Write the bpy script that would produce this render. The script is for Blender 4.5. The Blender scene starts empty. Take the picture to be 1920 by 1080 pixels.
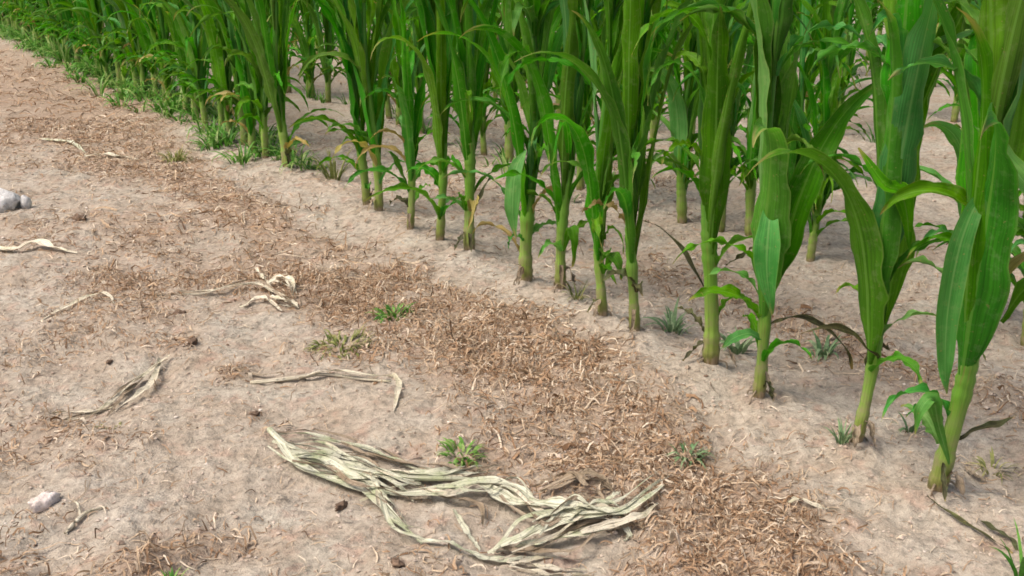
import bpy, math, random
import numpy as np
from mathutils import Vector, Matrix

random.seed(7)
RNG = np.random.default_rng(7)
scene = bpy.context.scene
COL = scene.collection

# ------------------------------------------------------------------ camera
CAM_H = 0.90
FOCAL_PX = 2100.0            # focal length in pixels of a 1920 px wide frame
PITCH = math.atan(690.0 / FOCAL_PX)
cam_d = bpy.data.cameras.new('camera')
cam_d.sensor_width = 36.0
cam_d.lens = 36.0 * FOCAL_PX / 1920.0
cam_d.clip_start = 0.05
cam_d.clip_end = 2000.0
cam = bpy.data.objects.new('camera', cam_d)
cam.location = (0, 0, CAM_H)
cam.rotation_euler = (math.pi / 2 - PITCH, 0, 0)
COL.objects.link(cam)
scene.camera = cam

# ------------------------------------------------------------------ light
SUN_EL = math.radians(58)
SUN_AZ = math.radians(-112)       # compass-like, from +Y towards +X: from the left, a little behind the camera
world = bpy.data.worlds.new('World')
scene.world = world
world.use_nodes = True
wn = world.node_tree
wn.nodes.clear()
w_out = wn.nodes.new('ShaderNodeOutputWorld')
w_bg = wn.nodes.new('ShaderNodeBackground')
w_sky = wn.nodes.new('ShaderNodeTexSky')
w_sky.sky_type = 'NISHITA'
w_sky.sun_disc = False
w_sky.sun_elevation = SUN_EL
w_sky.sun_rotation = SUN_AZ
w_sky.air_density = 0.8
w_sky.dust_density = 7.0
w_sky.ozone_density = 0.4
w_bg.inputs['Strength'].default_value = 0.15
wn.links.new(w_sky.outputs[0], w_bg.inputs[0])
wn.links.new(w_bg.outputs[0], w_out.inputs[0])

sun_d = bpy.data.lights.new('sun', 'SUN')
sun_d.energy = 1.5
sun_d.angle = math.radians(20)
sun_d.color = (1.0, 0.95, 0.87)
sun = bpy.data.objects.new('sun', sun_d)
sdir = Vector((math.sin(SUN_AZ) * math.cos(SUN_EL), math.cos(SUN_AZ) * math.cos(SUN_EL), math.sin(SUN_EL)))
sun.rotation_euler = sdir.to_track_quat('Z', 'Y').to_euler()
sun.location = sdir * 20
COL.objects.link(sun)

scene.view_settings.view_transform = 'Standard'
scene.view_settings.look = 'None'
scene.view_settings.exposure = 0.52
scene.view_settings.gamma = 1.0
scene.view_settings.use_curve_mapping = False
scene.render.engine = 'CYCLES'
scene.cycles.filter_width = 1.7
scene.cycles.max_bounces = 6
scene.cycles.transparent_max_bounces = 4


# ------------------------------------------------------------------ helpers
def ground_at(px, py):
    """flat-ground position seen at a pixel of the 1920 x 1080 photograph"""
    u = (px - 960.0) / FOCAL_PX
    v = (540.0 - py) / FOCAL_PX
    d = (u, math.cos(PITCH) + v * math.sin(PITCH), -math.sin(PITCH) + v * math.cos(PITCH))
    t = CAM_H / -d[2]
    return Vector((d[0] * t, d[1] * t, 0.0))


def px_per_m(Y):
    return FOCAL_PX / (Y * math.cos(PITCH) + CAM_H * math.sin(PITCH))


ROW_C = Vector((-0.568, 3.717))
ROW_D = Vector((-0.5267, 0.8500))      # along the row, away from the camera
ROW_N = Vector((0.8500, 0.5267))       # into the field
ROW_GAP = 0.78


def row_point(k, t):
    p = ROW_C + ROW_N * (ROW_GAP * k) + ROW_D * t
    return Vector((p.x, p.y, 0))


# lattice value noise in numpy, smooth, about -1..1
_perm = RNG.permutation(4096)
_vals = RNG.uniform(-1, 1, 4096)


def vnoise(x, y, seed=0):
    xi = np.floor(x).astype(np.int64)
    yi = np.floor(y).astype(np.int64)
    fx = x - xi
    fy = y - yi
    fx = fx * fx * fx * (fx * (fx * 6 - 15) + 10)
    fy = fy * fy * fy * (fy * (fy * 6 - 15) + 10)

    def h(a, b):
        return _vals[(_perm[(a + seed * 37) & 4095] + b * 7 + seed * 101) & 4095]
    return (h(xi, yi) * (1 - fx) + h(xi + 1, yi) * fx) * (1 - fy) + \
           (h(xi, yi + 1) * (1 - fx) + h(xi + 1, yi + 1) * fx) * fy


def fbm(x, y, octs, seed=0, gain=0.5):
    r = np.zeros_like(x, dtype=float)
    a = 1.0
    c, s = math.cos(0.6), math.sin(0.6)
    for i in range(octs):
        r += a * vnoise(x, y, seed + i)
        x, y = (x * c - y * s) * 2.03 + 5.1, (x * s + y * c) * 2.03 - 3.7
        a *= gain
    return r


# where dead grass lies: the strip beside the front row, loose patches elsewhere
BAND_T = []
BAND_C = []
BAND_W = []
for (xa, ya), (xb, yb) in [((1130, 1090), (1700, 1090)), ((1170, 930), (1540, 930)), ((900, 770), (1250, 770)),
                           ((720, 650), (1120, 650)), ((590, 570), (850, 570)), ((520, 480), (700, 480)),
                           ((420, 400), (540, 400)), ((230, 330), (390, 330)), ((60, 230), (260, 200)),
                           ((-200, 130), (130, 150))]:
    a, b = ground_at(xa, ya), ground_at(xb, yb)
    da = (a.xy - ROW_C)
    db = (b.xy - ROW_C)
    BAND_T.append((da.dot(ROW_D) + db.dot(ROW_D)) / 2)
    BAND_C.append((da.dot(ROW_N) + db.dot(ROW_N)) / 2)
    BAND_W.append(abs(da.dot(ROW_N) - db.dot(ROW_N)) / 2)
_o = np.argsort(BAND_T)
BAND_T, BAND_C, BAND_W = (np.array(v)[_o] for v in (BAND_T, BAND_C, BAND_W))
PATCHES = []
for px, py, r, a in [(240, 845, .085, .55), (370, 1025, .10, .6), (720, 1045, .07, .6), (720, 660, .07, .5),
                     (160, 300, .25, .6), (90, 430, .22, .45), (330, 420, .3, .55), (250, 520, .22, .3),
                     (330, 590, .10, .5), (360, 650, .06, .6), (430, 700, .05, .6), (860, 1060, .05, .4),
                     (130, 640, .2, .3), (600, 660, .09, .4), (20, 250, .5, .7), (110, 150, .8, .8), (60, 200, .6, .7), (210, 200, .45, .7), (1400, 960, .10, .6), (1380, 1050, .12, .6), (250, 1090, .08, .4), (480, 780, .06, .35)]:
    g = ground_at(px, py)
    PATCHES.append((g.x, g.y, r, a))


def litter(x, y):
    """0..1 cover of dead grass at ground points"""
    dx, dy = x - ROW_C.x, y - ROW_C.y
    t = dx * ROW_D.x + dy * ROW_D.y
    n = dx * ROW_N.x + dy * ROW_N.y
    c = np.interp(t, BAND_T, BAND_C)
    w = np.interp(t, BAND_T, BAND_W)
    c = c + 0.05 * fbm(x * 4, y * 4, 3, 11)
    q = np.abs(n - c) / (w * 1.12)
    m = np.clip((1.75 - q) / 1.35, 0, 1) ** 1.7
    m = m * np.clip(0.86 + 0.6 * fbm(x * 8, y * 8, 4, 21, .65), .36, 1.2)
    for gx, gy, r, a in PATCHES:
        m = m + a * np.exp(-((x - gx) ** 2 + (y - gy) ** 2) / (r * r))* np.clip(.7 + .7 * fbm(x * 9, y * 9, 2, 31), 0, 2)
    # weed strips between the rows behind
    for k in range(0, 9):
        m = m + np.exp(-((n - (k + .5) * ROW_GAP) / .14) ** 2) * .42 * np.clip(.2 + 1.3 * fbm(x * 3 + k, y * 3, 2, 41), 0, 1)
    m = m + np.clip(fbm(x * 2.2, y * 2.2, 3, 51) - .28, 0, 1) * .5 * (n < -.1)
    return np.clip(m, 0, 1)


MOUNDS = [tuple(ground_at(px, py).xy) for px, py in ((1757, 912), (1605, 836), (1422, 752), (1332, 697), (1190, 640), (1130, 612), (1050, 562), (985, 546), (880, 482), (825, 464), (770, 446))]


def ground_h(x, y):
    x = np.asarray(x, dtype=float)
    y = np.asarray(y, dtype=float)
    near = np.clip(1.6 - np.hypot(x, y - 3) / 6.0, 0, 1)
    h = 0.016 * fbm(x * 1.3, y * 1.3, 2, 61)
    h = h + 0.009 * fbm(x * 7, y * 7, 3, 71, .55)
    # small clods and footmarks
    c = fbm(x * 26, y * 26, 3, 81, .6)
    h = h + near * 0.0034 * c
    h = h + near * 0.004 * np.clip(fbm(x * 42, y * 42, 2, 91) - .35, 0, 1) * 2
    dx, dy = x - ROW_C.x, y - ROW_C.y
    n = dx * ROW_N.x + dy * ROW_N.y
    h = h + 0.012 * np.exp(-(n / .09) ** 2)            # soil drawn up to the front row
    h = h + 0.007 * litter(x, y)
    for mx, my in MOUNDS:                               # loose soil heaped round the near stalks
        h = h + 0.011 * np.exp(-((x - mx) ** 2 + (y - my) ** 2) / .0022)
    return h


def gz(x, y):
    return float(ground_h(np.array([x]), np.array([y]))[0])


def mesh_np(name, verts, faces, uv=None, smooth=True, colors=None):
    """verts (n,3), faces (m,4) quads"""
    me = bpy.data.meshes.new(name)
    verts = np.asarray(verts, dtype=np.float32)
    faces = np.asarray(faces, dtype=np.int32)
    k = faces.shape[1]
    me.vertices.add(len(verts))
    me.vertices.foreach_set('co', verts.ravel())
    me.loops.add(faces.size)
    me.loops.foreach_set('vertex_index', faces.ravel())
    me.polygons.add(len(faces))
    me.polygons.foreach_set('loop_start', np.arange(len(faces), dtype=np.int32) * k)
    me.polygons.foreach_set('loop_total', np.full(len(faces), k, dtype=np.int32))
    me.update(calc_edges=True)
    me.polygons.foreach_set('use_smooth', np.full(len(faces), smooth))
    if uv is not None:
        l = me.uv_layers.new(name='UVMap')
        l.data.foreach_set('uv', np.asarray(uv, dtype=np.float32)[faces.ravel()].ravel())
    if colors is not None:
        for an, vals in colors.items():
            at = me.attributes.new(an, 'FLOAT', 'POINT')
            at.data.foreach_set('value', np.asarray(vals, dtype=np.float32))
    me.update()
    return me


def link(name, me, mat=None, parent=None, loc=None):
    o = bpy.data.objects.new(name, me)
    COL.objects.link(o)
    if mat is not None and not me.materials:
        me.materials.append(mat)
    if parent is not None:
        o.parent = parent
    if loc is not None:
        o.location = loc
    return o


def empty(name, loc, rz=0.0):
    o = bpy.data.objects.new(name, None)
    o.empty_display_size = 0.1
    o.location = loc
    o.rotation_euler = (0, 0, rz)
    COL.objects.link(o)
    return o


def tag(o, label=None, cat=None, group=None, kind=None):
    if label:
        o['label'] = label
    if cat:
        o['category'] = cat
    if group:
        o['group'] = group
    if kind:
        o['kind'] = kind
    return o


# ------------------------------------------------------------------ materials
class NT:
    def __init__(self, name):
        self.m = bpy.data.materials.new(name)
        self.m.use_nodes = True
        self.t = self.m.node_tree
        self.t.nodes.clear()
        self.out = self.n('ShaderNodeOutputMaterial')

    def n(self, typ, **kw):
        nd = self.t.nodes.new(typ)
        for k, v in kw.items():
            setattr(nd, k, v)
        return nd

    def l(self, a, b):
        self.t.links.new(a, b)

    def noise(self, vec, scale, detail=4, rough=.55, dist=0.0):
        nd = self.n('ShaderNodeTexNoise')
        nd.inputs['Scale'].default_value = scale
        nd.inputs['Detail'].default_value = detail
        nd.inputs['Roughness'].default_value = rough
        nd.inputs['Distortion'].default_value = dist
        self.l(vec, nd.inputs['Vector'])
        return nd.outputs['Fac']

    def ramp(self, fac, stops, interp='LINEAR'):
        nd = self.n('ShaderNodeValToRGB')
        nd.color_ramp.interpolation = interp
        el = nd.color_ramp.elements
        while len(el) < len(stops):
            el.new(0.5)
        for e, (p, c) in zip(el, stops):
            e.position = p
            e.color = (c[0], c[1], c[2], 1) if isinstance(c, tuple) else (c, c, c, 1)
        self.l(fac, nd.inputs[0])
        return nd.outputs[0]

    def mix(self, fac, a, b, mode='MIX'):
        nd = self.n('ShaderNodeMix', data_type='RGBA', blend_type=mode)
        for sock, v in ((nd.inputs[0], fac), (nd.inputs[6], a), (nd.inputs[7], b)):
            if isinstance(v, (int, float)):
                sock.default_value = v
            elif isinstance(v, tuple):
                sock.default_value = (v[0], v[1], v[2], 1)
            else:
                self.l(v, sock)
        return nd.outputs[2]

    def math(self, op, a, b=0.0, c=None):
        nd = self.n('ShaderNodeMath', operation=op)
        for i, v in enumerate((a, b) if c is None else (a, b, c)):
            if isinstance(v, (int, float)):
                nd.inputs[i].default_value = v
            else:
                self.l(v, nd.inputs[i])
        return nd.outputs[0]

    def bump(self, h, strength, dist):
        nd = self.n('ShaderNodeBump')
        nd.inputs['Strength'].default_value = strength
        nd.inputs['Distance'].default_value = dist
        self.l(h, nd.inputs['Height'])
        return nd.outputs[0]

    def bsdf(self, col, rough, normal=None, spec=.5):
        nd = self.n('ShaderNodeBsdfPrincipled')
        if isinstance(col, tuple):
            nd.inputs['Base Color'].default_value = (*col, 1)
        else:
            self.l(col, nd.inputs['Base Color'])
        if isinstance(rough, float):
            nd.inputs['Roughness'].default_value = rough
        else:
            self.l(rough, nd.inputs['Roughness'])
        nd.inputs['Specular IOR Level'].default_value = spec
        if normal is not None:
            self.l(normal, nd.inputs['Normal'])
        return nd

    def finish(self, sh):
        self.l(sh, self.out.inputs['Surface'])
        return self.m


def mat_soil():
    t = NT('sandy_soil')
    pos = t.n('ShaderNodeNewGeometry').outputs['Position']
    big = t.noise(pos, 2.3, 4, .6)
    mid = t.noise(pos, 11, 5, .6)
    fine = t.noise(pos, 70, 4, .65)
    grain = t.noise(pos, 420, 3, .7)
    c = t.ramp(big, [(.30, (.325, .262, .195)), (.5, (.380, .326, .258)), (.70, (.400, .362, .305))])
    c2 = t.ramp(mid, [(.28, (.262, .200, .142)), (.5, (.370, .314, .250)), (.72, (.440, .395, .335))])
    c = t.mix(.55, c, c2)
    c = t.mix(t.math('MULTIPLY', t.ramp(t.noise(pos, 5.5, 3, .5, .3), [(.50, 0.0), (.66, 1.0)]), .45), c, (.37, .345, .285))
    # reddish crumb stains
    red = t.ramp(t.noise(pos, 19, 3, .5, .4), [(.56, 0.0), (.70, 1.0)])
    c = t.mix(t.math('MULTIPLY', red, .5), c, (.37, .235, .175))
    f = t.ramp(fine, [(.30, .56), (.5, 1.0), (.72, 1.25)])
    c = t.mix(1.0, c, f, 'MULTIPLY')
    g = t.ramp(grain, [(.28, .62), (.48, 1.0), (.74, 1.22)])
    c = t.mix(.75, c, t.mix(1.0, c, g, 'MULTIPLY'))
    # broken-down plant litter colours the soil where the dead grass lies
    at = t.n('ShaderNodeAttribute', attribute_name='litter').outputs['Fac']
    lc = t.ramp(t.noise(pos, 95, 4, .7), [(.3, (.165, .108, .070)), (.5, (.30, .215, .150)), (.68, (.43, .335, .25))])
    lf = t.math('MULTIPLY', t.ramp(at, [(.05, 0.0), (.8, 1.0)]), .75)
    c = t.mix(lf, c, lc)
    hsum = t.math('ADD', t.math('MULTIPLY', fine, 1.0), t.math('MULTIPLY', grain, .35))
    nrm = t.bump(hsum, .9, .008)
    return t.finish(t.bsdf(c, .95, nrm, .2).outputs[0])


def mat_leaf(name, base, dark, rib, trans=.28, rough=.42):
    t = NT(name)
    uv = t.n('ShaderNodeTexCoord').outputs['UV']
    sep = t.n('ShaderNodeSeparateXYZ')
    t.l(uv, sep.inputs[0])
    u, v = sep.outputs[0], sep.outputs[1]
    comb = t.n('ShaderNodeCombineXYZ')
    oi = t.n('ShaderNodeObjectInfo').outputs['Random']
    t.l(t.math('MULTIPLY', u, 26.0), comb.inputs[0])
    t.l(t.math('MULTIPLY', v, 1.6), comb.inputs[1])
    t.l(t.math('MULTIPLY', oi, 40.0), comb.inputs[2])
    vein = t.noise(comb.outputs[0], 1.0, 3, .6)
    comb2 = t.n('ShaderNodeCombineXYZ')
    t.l(t.math('MULTIPLY', u, 2.0), comb2.inputs[0])
    t.l(t.math('MULTIPLY', v, 5.0), comb2.inputs[1])
    t.l(t.math('MULTIPLY', oi, 90.0), comb2.inputs[2])
    blot = t.noise(comb2.outputs[0], 1.0, 4, .55)
    c = t.mix(t.ramp(blot, [(.35, 0.0), (.68, 1.0)]), dark, base)
    c = t.mix(1.0, c, t.ramp(vein, [(.3, .70), (.5, 1.0), (.72, 1.38)]), 'MULTIPLY')
    pos = t.n('ShaderNodeNewGeometry').outputs['Position']
    dust = t.noise(pos, 55, 4, .65)
    c = t.mix(t.math('MULTIPLY', t.ramp(dust, [(.52, 0.0), (.70, 1.0)]), .30), c, (.22, .30, .12))
    spot = t.ramp(t.noise(pos, 170, 2, .5), [(.68, 0.0), (.73, 1.0)])
    c = t.mix(t.math('MULTIPLY', spot, .55), c, (.24, .20, .07))
    edge = t.ramp(t.math('ABSOLUTE', t.math('SUBTRACT', u, .5)), [(.455, 0.0), (.5, 1.0)])
    c = t.mix(t.math('MULTIPLY', edge, .5), c, (.20, .30, .07))
    tipn = t.math('ADD', v, t.math('MULTIPLY_ADD', blot, .30, -.15))
    c = t.mix(t.math('MULTIPLY', t.ramp(tipn, [(.90, 0.0), (.99, 1.0)]), .8), c, (.30, .24, .09))
    # each leaf its own tint
    hs = t.n('ShaderNodeHueSaturation')
    t.l(c, hs.inputs['Color'])
    t.l(t.math('MULTIPLY_ADD', oi, .045, .478), hs.inputs['Hue'])
    t.l(t.math('MULTIPLY_ADD', t.math('FRACT', t.math('MULTIPLY', oi, 17.3)), .5, .75), hs.inputs['Value'])
    t.l(t.math('MULTIPLY_ADD', t.math('FRACT', t.math('MULTIPLY', oi, 7.7)), .16, .95), hs.inputs['Saturation'])
    c = hs.outputs[0]
    # midrib along the middle, fading to the tip
    d = t.math('ABSOLUTE', t.math('SUBTRACT', u, .5))
    wid = t.math('MULTIPLY_ADD', v, -.05, .058)
    ribf = t.math('MULTIPLY', t.math('LESS_THAN', d, wid), .5)
    c = t.mix(ribf, c, rib)
    hgt = t.math('ADD', t.math('MULTIPLY', vein, .5), t.math('MULTIPLY', ribf, .8))
    nrm = t.bump(hgt, .55, .003)
    p = t.bsdf(c, rough, nrm, .17)
    tr = t.n('ShaderNodeBsdfTranslucent')
    t.l(t.mix(1.0, c, (1.25, 1.35, .55), 'MULTIPLY'), tr.inputs['Color'])
    ms = t.n('ShaderNodeMixShader')
    ms.inputs[0].default_value = trans
    t.l(p.outputs[0], ms.inputs[1])
    t.l(tr.outputs[0], ms.inputs[2])
    return t.finish(ms.outputs[0])


def mat_stalk():
    t = NT('maize_stalk')
    tc = t.n('ShaderNodeTexCoord')
    sep = t.n('ShaderNodeSeparateXYZ')
    t.l(tc.outputs['Object'], sep.inputs[0])
    z = sep.outputs[2]
    uv = t.n('ShaderNodeSeparateXYZ')
    t.l(tc.outputs['UV'], uv.inputs[0])
    comb = t.n('ShaderNodeCombineXYZ')
    t.l(t.math('MULTIPLY', uv.outputs[0], 30.0), comb.inputs[0])
    t.l(t.math('MULTIPLY', uv.outputs[1], 3.0), comb.inputs[1])
    oi = t.n('ShaderNodeObjectInfo').outputs['Random']
    t.l(t.math('MULTIPLY', oi, 50.0), comb.inputs[2])
    st = t.noise(comb.outputs[0], 1.0, 3, .6)
    blot = t.noise(tc.outputs['Object'], 38, 3, .6)
    zz = t.math('ADD', z, t.math('MULTIPLY_ADD', blot, .05, -.025))
    c = t.ramp(zz, [(.0, (.10, .085, .03)), (.018, (.19, .22, .05)), (.06, (.20, .32, .05)), (.17, (.12, .27, .025)),
                    (.4, (.055, .19, .014))])
    c = t.mix(1.0, c, t.ramp(st, [(.3, .72), (.5, 1.0), (.72, 1.3)]), 'MULTIPLY')
    dirt = t.math('MULTIPLY', t.ramp(blot, [(.44, 0.0), (.60, 1.0)]), t.ramp(z, [(.0, .9), (.16, .0)]))
    c = t.mix(dirt, c, (.27, .20, .13))
    stain = t.math('MULTIPLY', t.ramp(st, [(.52, 0.0), (.66, 1.0)]), t.ramp(t.noise(tc.outputs['Object'], 16, 2, .5), [(.45, 0.0), (.6, .75)]))
    c = t.mix(stain, c, (.15, .09, .035))
    nrm = t.bump(st, .4, .003)
    return t.finish(t.bsdf(c, .45, nrm, .4).outputs[0])


def mat_strand(name, stops, rough=.8, trans=.15):
    """colour by a per-strand value"""
    t = NT(name)
    at = t.n('ShaderNodeAttribute', attribute_name='tone').outputs['Fac']
    c = t.ramp(at, stops)
    pos = t.n('ShaderNodeNewGeometry').outputs['Position']
    c = t.mix(1.0, c, t.ramp(t.noise(pos, 160, 2, .5), [(.3, .7), (.6, 1.15)]), 'MULTIPLY')
    p = t.bsdf(c, rough, None, .25)
    tr = t.n('ShaderNodeBsdfTranslucent')
    t.l(c, tr.inputs['Color'])
    ms = t.n('ShaderNodeMixShader')
    ms.inputs[0].default_value = trans
    t.l(p.outputs[0], ms.inputs[1])
    t.l(tr.outputs[0], ms.inputs[2])
    return t.finish(ms.outputs[0])


def mat_dry(name, pale, mid, dark, green):
    t = NT(name)
    tc = t.n('ShaderNodeTexCoord')
    sep = t.n('ShaderNodeSeparateXYZ')
    t.l(tc.outputs['UV'], sep.inputs[0])
    oi = t.n('ShaderNodeObjectInfo').outputs['Random']
    comb = t.n('ShaderNodeCombineXYZ')
    t.l(t.math('MULTIPLY', sep.outputs[0], 13.0), comb.inputs[0])
    t.l(t.math('MULTIPLY', sep.outputs[1], 2.0), comb.inputs[1])
    t.l(t.math('MULTIPLY', oi, 70.0), comb.inputs[2])
    vein = t.noise(comb.outputs[0], 1.0, 4, .65)
    pos = t.n('ShaderNodeNewGeometry').outputs['Position']
    blot = t.noise(pos, 22, 4, .6)
    c = t.ramp(vein, [(.34, dark), (.44, mid), (.56, pale)])
    c = t.mix(t.math('MULTIPLY', t.ramp(blot, [(.48, 0.0), (.66, 1.0)]), .8), c, green)
    spots = t.ramp(t.noise(pos, 130, 3, .6), [(.33, .55), (.45, 1.0)])
    c = t.mix(1.0, c, spots, 'MULTIPLY')
    nrm = t.bump(vein, .8, .004)
    p = t.bsdf(c, .75, nrm, .3)
    tr = t.n('ShaderNodeBsdfTranslucent')
    t.l(c, tr.inputs['Color'])
    ms = t.n('ShaderNodeMixShader')
    ms.inputs[0].default_value = .15
    t.l(p.outputs[0], ms.inputs[1])
    t.l(tr.outputs[0], ms.inputs[2])
    return t.finish(ms.outputs[0])


def mat_stone(name, a, b):
    t = NT(name)
    pos = t.n('ShaderNodeTexCoord').outputs['Object']
    n1 = t.noise(pos, 45, 5, .6)
    n2 = t.noise(pos, 260, 3, .6)
    c = t.ramp(n1, [(.35, b), (.6, a)])
    c = t.mix(1.0, c, t.ramp(n2, [(.3, .78), (.6, 1.05)]), 'MULTIPLY')
    return t.finish(t.bsdf(c, .85, t.bump(t.math('ADD', n1, n2), .6, .004), .3).outputs[0])


M_SOIL = mat_soil()
M_LEAF = mat_leaf('maize_leaf', (.080, .256, .013), (.043, .168, .007), (.16, .34, .05), .38, .55)
M_LEAF_PALE = mat_leaf('maize_leaf_painted_sheen', (.110, .285, .070), (.065, .205, .040), (.20, .38, .12), .30, .5)  # leaf green made paler and bluer, sky sheen painted into the colour
M_LEAF_TAN = mat_leaf('maize_leaf_yellowed', (.36, .30, .11), (.24, .20, .07), (.42, .36, .18), .25, .6)
M_LEAF_DEAD = mat_leaf('maize_leaf_withered', (.085, .085, .035), (.040, .040, .020), (.15, .13, .07), .15, .6)
M_STALK = mat_stalk()
M_STRAW = mat_strand('dead_grass', [(0, (.092, .053, .030)), (.25, (.21, .122, .066)), (.5, (.335, .217, .128)),
                                    (.75, (.45, .34, .23)), (1, (.62, .53, .41))])
M_GRASS = mat_strand('weed_grass', [(0, (.026, .095, .008)), (.4, (.055, .19, .016)), (.75, (.12, .29, .04)), (1, (.28, .38, .12))], .5, .3)
M_YGRASS = mat_strand('yellowing_grass', [(0, (.09, .13, .025)), (.5, (.22, .24, .07)), (1, (.42, .38, .17))], .6, .3)
M_BROAD = mat_strand('weed_leaf', [(0, (.08, .16, .065)), (.5, (.16, .26, .12)), (1, (.28, .36, .20))], .5, .25)
M_DRY = mat_dry('dry_maize_leaf', (.84, .78, .62), (.62, .55, .42), (.24, .20, .13), (.54, .50, .34))
M_DRYG = mat_dry('withered_maize_leaf', (.76, .745, .59), (.50, .50, .37), (.17, .17, .10), (.42, .465, .26))
M_BARK = mat_dry('dry_stalk', (.45, .37, .27), (.28, .21, .14), (.11, .075, .045), (.24, .18, .11))
M_CRUMB = mat_strand('soil_crumbs', [(0, (.15, .10, .07)), (.4, (.34, .265, .205)), (.8, (.46, .385, .32)), (1, (.62, .56, .50))], .95, 0.0)
M_STONE = mat_stone('pale_stone', (.74, .66, .62), (.50, .42, .37))
M_STONE2 = mat_stone('white_stone', (.70, .69, .67), (.36, .355, .35))
M_CLOD = mat_stone('dark_clod', (.20, .135, .09), (.085, .055, .038))


# ------------------------------------------------------------------ the ground
def axis(lo, hi, step, far_lo, far_hi):
    core = np.arange(lo, hi + step / 2, step)
    up, s, v = [], step, hi
    while v < far_hi:
        s *= 1.16
        v += s
        up.append(v)
    dn, s, v = [], step, lo
    while v > far_lo:
        s *= 1.16
        v -= s
        dn.append(v)
    return np.array(dn[::-1] + list(core) + up)


gx = axis(-2.4, 1.5, .0085, -300, 300)
gy = axis(1.15, 4.8, .0085, -300, 300)
GX, GY = np.meshgrid(gx, gy)
lit = litter(GX, GY)
GZ = ground_h(GX, GY)
nx, ny = len(gx), len(gy)
idx = np.arange(nx * ny).reshape(ny, nx)
gf = np.stack([idx[:-1, :-1], idx[:-1, 1:], idx[1:, 1:], idx[1:, :-1]], -1).reshape(-1, 4)
gme = mesh_np('ground', np.stack([GX, GY, GZ], -1).reshape(-1, 3), gf, colors={'litter': lit.ravel()})
ground = link('ground', gme, M_SOIL)
tag(ground, kind='structure')


# ------------------------------------------------------------------ maize
ARC_N = 30


def leaf_mesh(L, W, th0, th1, p, seed, r0=.012, twist=0., ripple=.006, sway=0., cup=.35, nseg=ARC_N, nw=6, waves=None):
    """a blade leaving a stalk at the origin, rising along +X / +Z"""
    rg = random.Random(seed)
    s = np.linspace(0, 1, nseg + 1)
    th = th0 + (th1 - th0) * s ** p
    ds = L / nseg
    r = r0 + np.concatenate([[0], np.cumsum(np.sin((th[1:] + th[:-1]) / 2) * ds)])
    z = np.concatenate([[0], np.cumsum(np.cos((th[1:] + th[:-1]) / 2) * ds)])
    rise = np.clip(s / .30, 0, 1)
    rise = rise * rise * (3 - 2 * rise)
    fall = 1 - np.clip((s - .34) / .66, 0, 1) ** 1.75
    w0 = min(1.0, r0 * 3.0 / W)
    w = W / 2 * (w0 + (1 - w0) * rise) * fall + .0008
    kap = np.clip(1.75 * (1 - s / .22), 0, 2) + cup + .25 * s
    v = np.linspace(-1, 1, nw + 1)
    S, V = np.meshgrid(s, v, indexing='ij')
    K = kap[:, None]
    Wd = w[:, None]
    lat = Wd / K * np.sin(K * V)
    upn = Wd / K * (1 - np.cos(K * V))
    f1, f2 = rg.uniform(14, 26), rg.uniform(34, 55)
    if waves:
        f1 = waves
    p1, p2, p3, p4 = (rg.uniform(0, 6.28) for _ in range(4))
    side = np.where(V < 0, 0., 1.)
    ed = np.abs(V) ** 1.6
    env = np.clip(S / .2, 0, 1) * np.clip((1.02 - S) / .2, 0, 1)
    upn = upn + ripple * ed * env * (np.sin(f1 * S + p1 + side * 2.2) + .5 * np.sin(f2 * S + p2 + side * 3.1))
    nr = np.random.default_rng(seed)
    jag = np.repeat(nr.normal(0, .045, (nseg + 1, 1)), nw + 1, 1) * (V < 0) + np.repeat(nr.normal(0, .045, (nseg + 1, 1)), nw + 1, 1) * (V > 0)
    lat = lat * (1 + .08 * np.sin(f2 * S * .8 + p3 + side * 2.) * env + jag * ed * env)
    tw = (twist * S ** 1.5) + .06 * np.sin(5 * S + p4)
    lat2 = lat * np.cos(tw) - upn * np.sin(tw)
    upn2 = lat * np.sin(tw) + upn * np.cos(tw)
    TH = th[:, None]
    X = r[:, None] - np.cos(TH) * upn2
    Z = z[:, None] + np.sin(TH) * upn2
    Y = lat2 + (sway * S ** 2 * L)
    verts = np.stack([X, Y, Z], -1).reshape(-1, 3)
    n1 = nw + 1
    ii = np.arange((nseg + 1) * n1).reshape(nseg + 1, n1)
    faces = np.stack([ii[:-1, :-1], ii[:-1, 1:], ii[1:, 1:], ii[1:, :-1]], -1).reshape(-1, 4)
    uv = np.stack([V * .5 + .5, S], -1).reshape(-1, 2)
    return mesh_np('leaf', verts, faces, uv)


def catmull(pts, n):
    P = [Vector(p) for p in pts]
    P = [P[0] * 2 - P[1]] + P + [P[-1] * 2 - P[-2]]
    out = []
    seg = len(P) - 3
    for i in range(n + 1):
        f = i / n * seg
        k = min(int(f), seg - 1)
        t = f - k
        a, b, c, d = P[k:k + 4]
        out.append(.5 * ((2 * b) + (c - a) * t + (2 * a - 5 * b + 4 * c - d) * t * t + (3 * b - a - 3 * c + d) * t ** 3))
    return out


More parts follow.
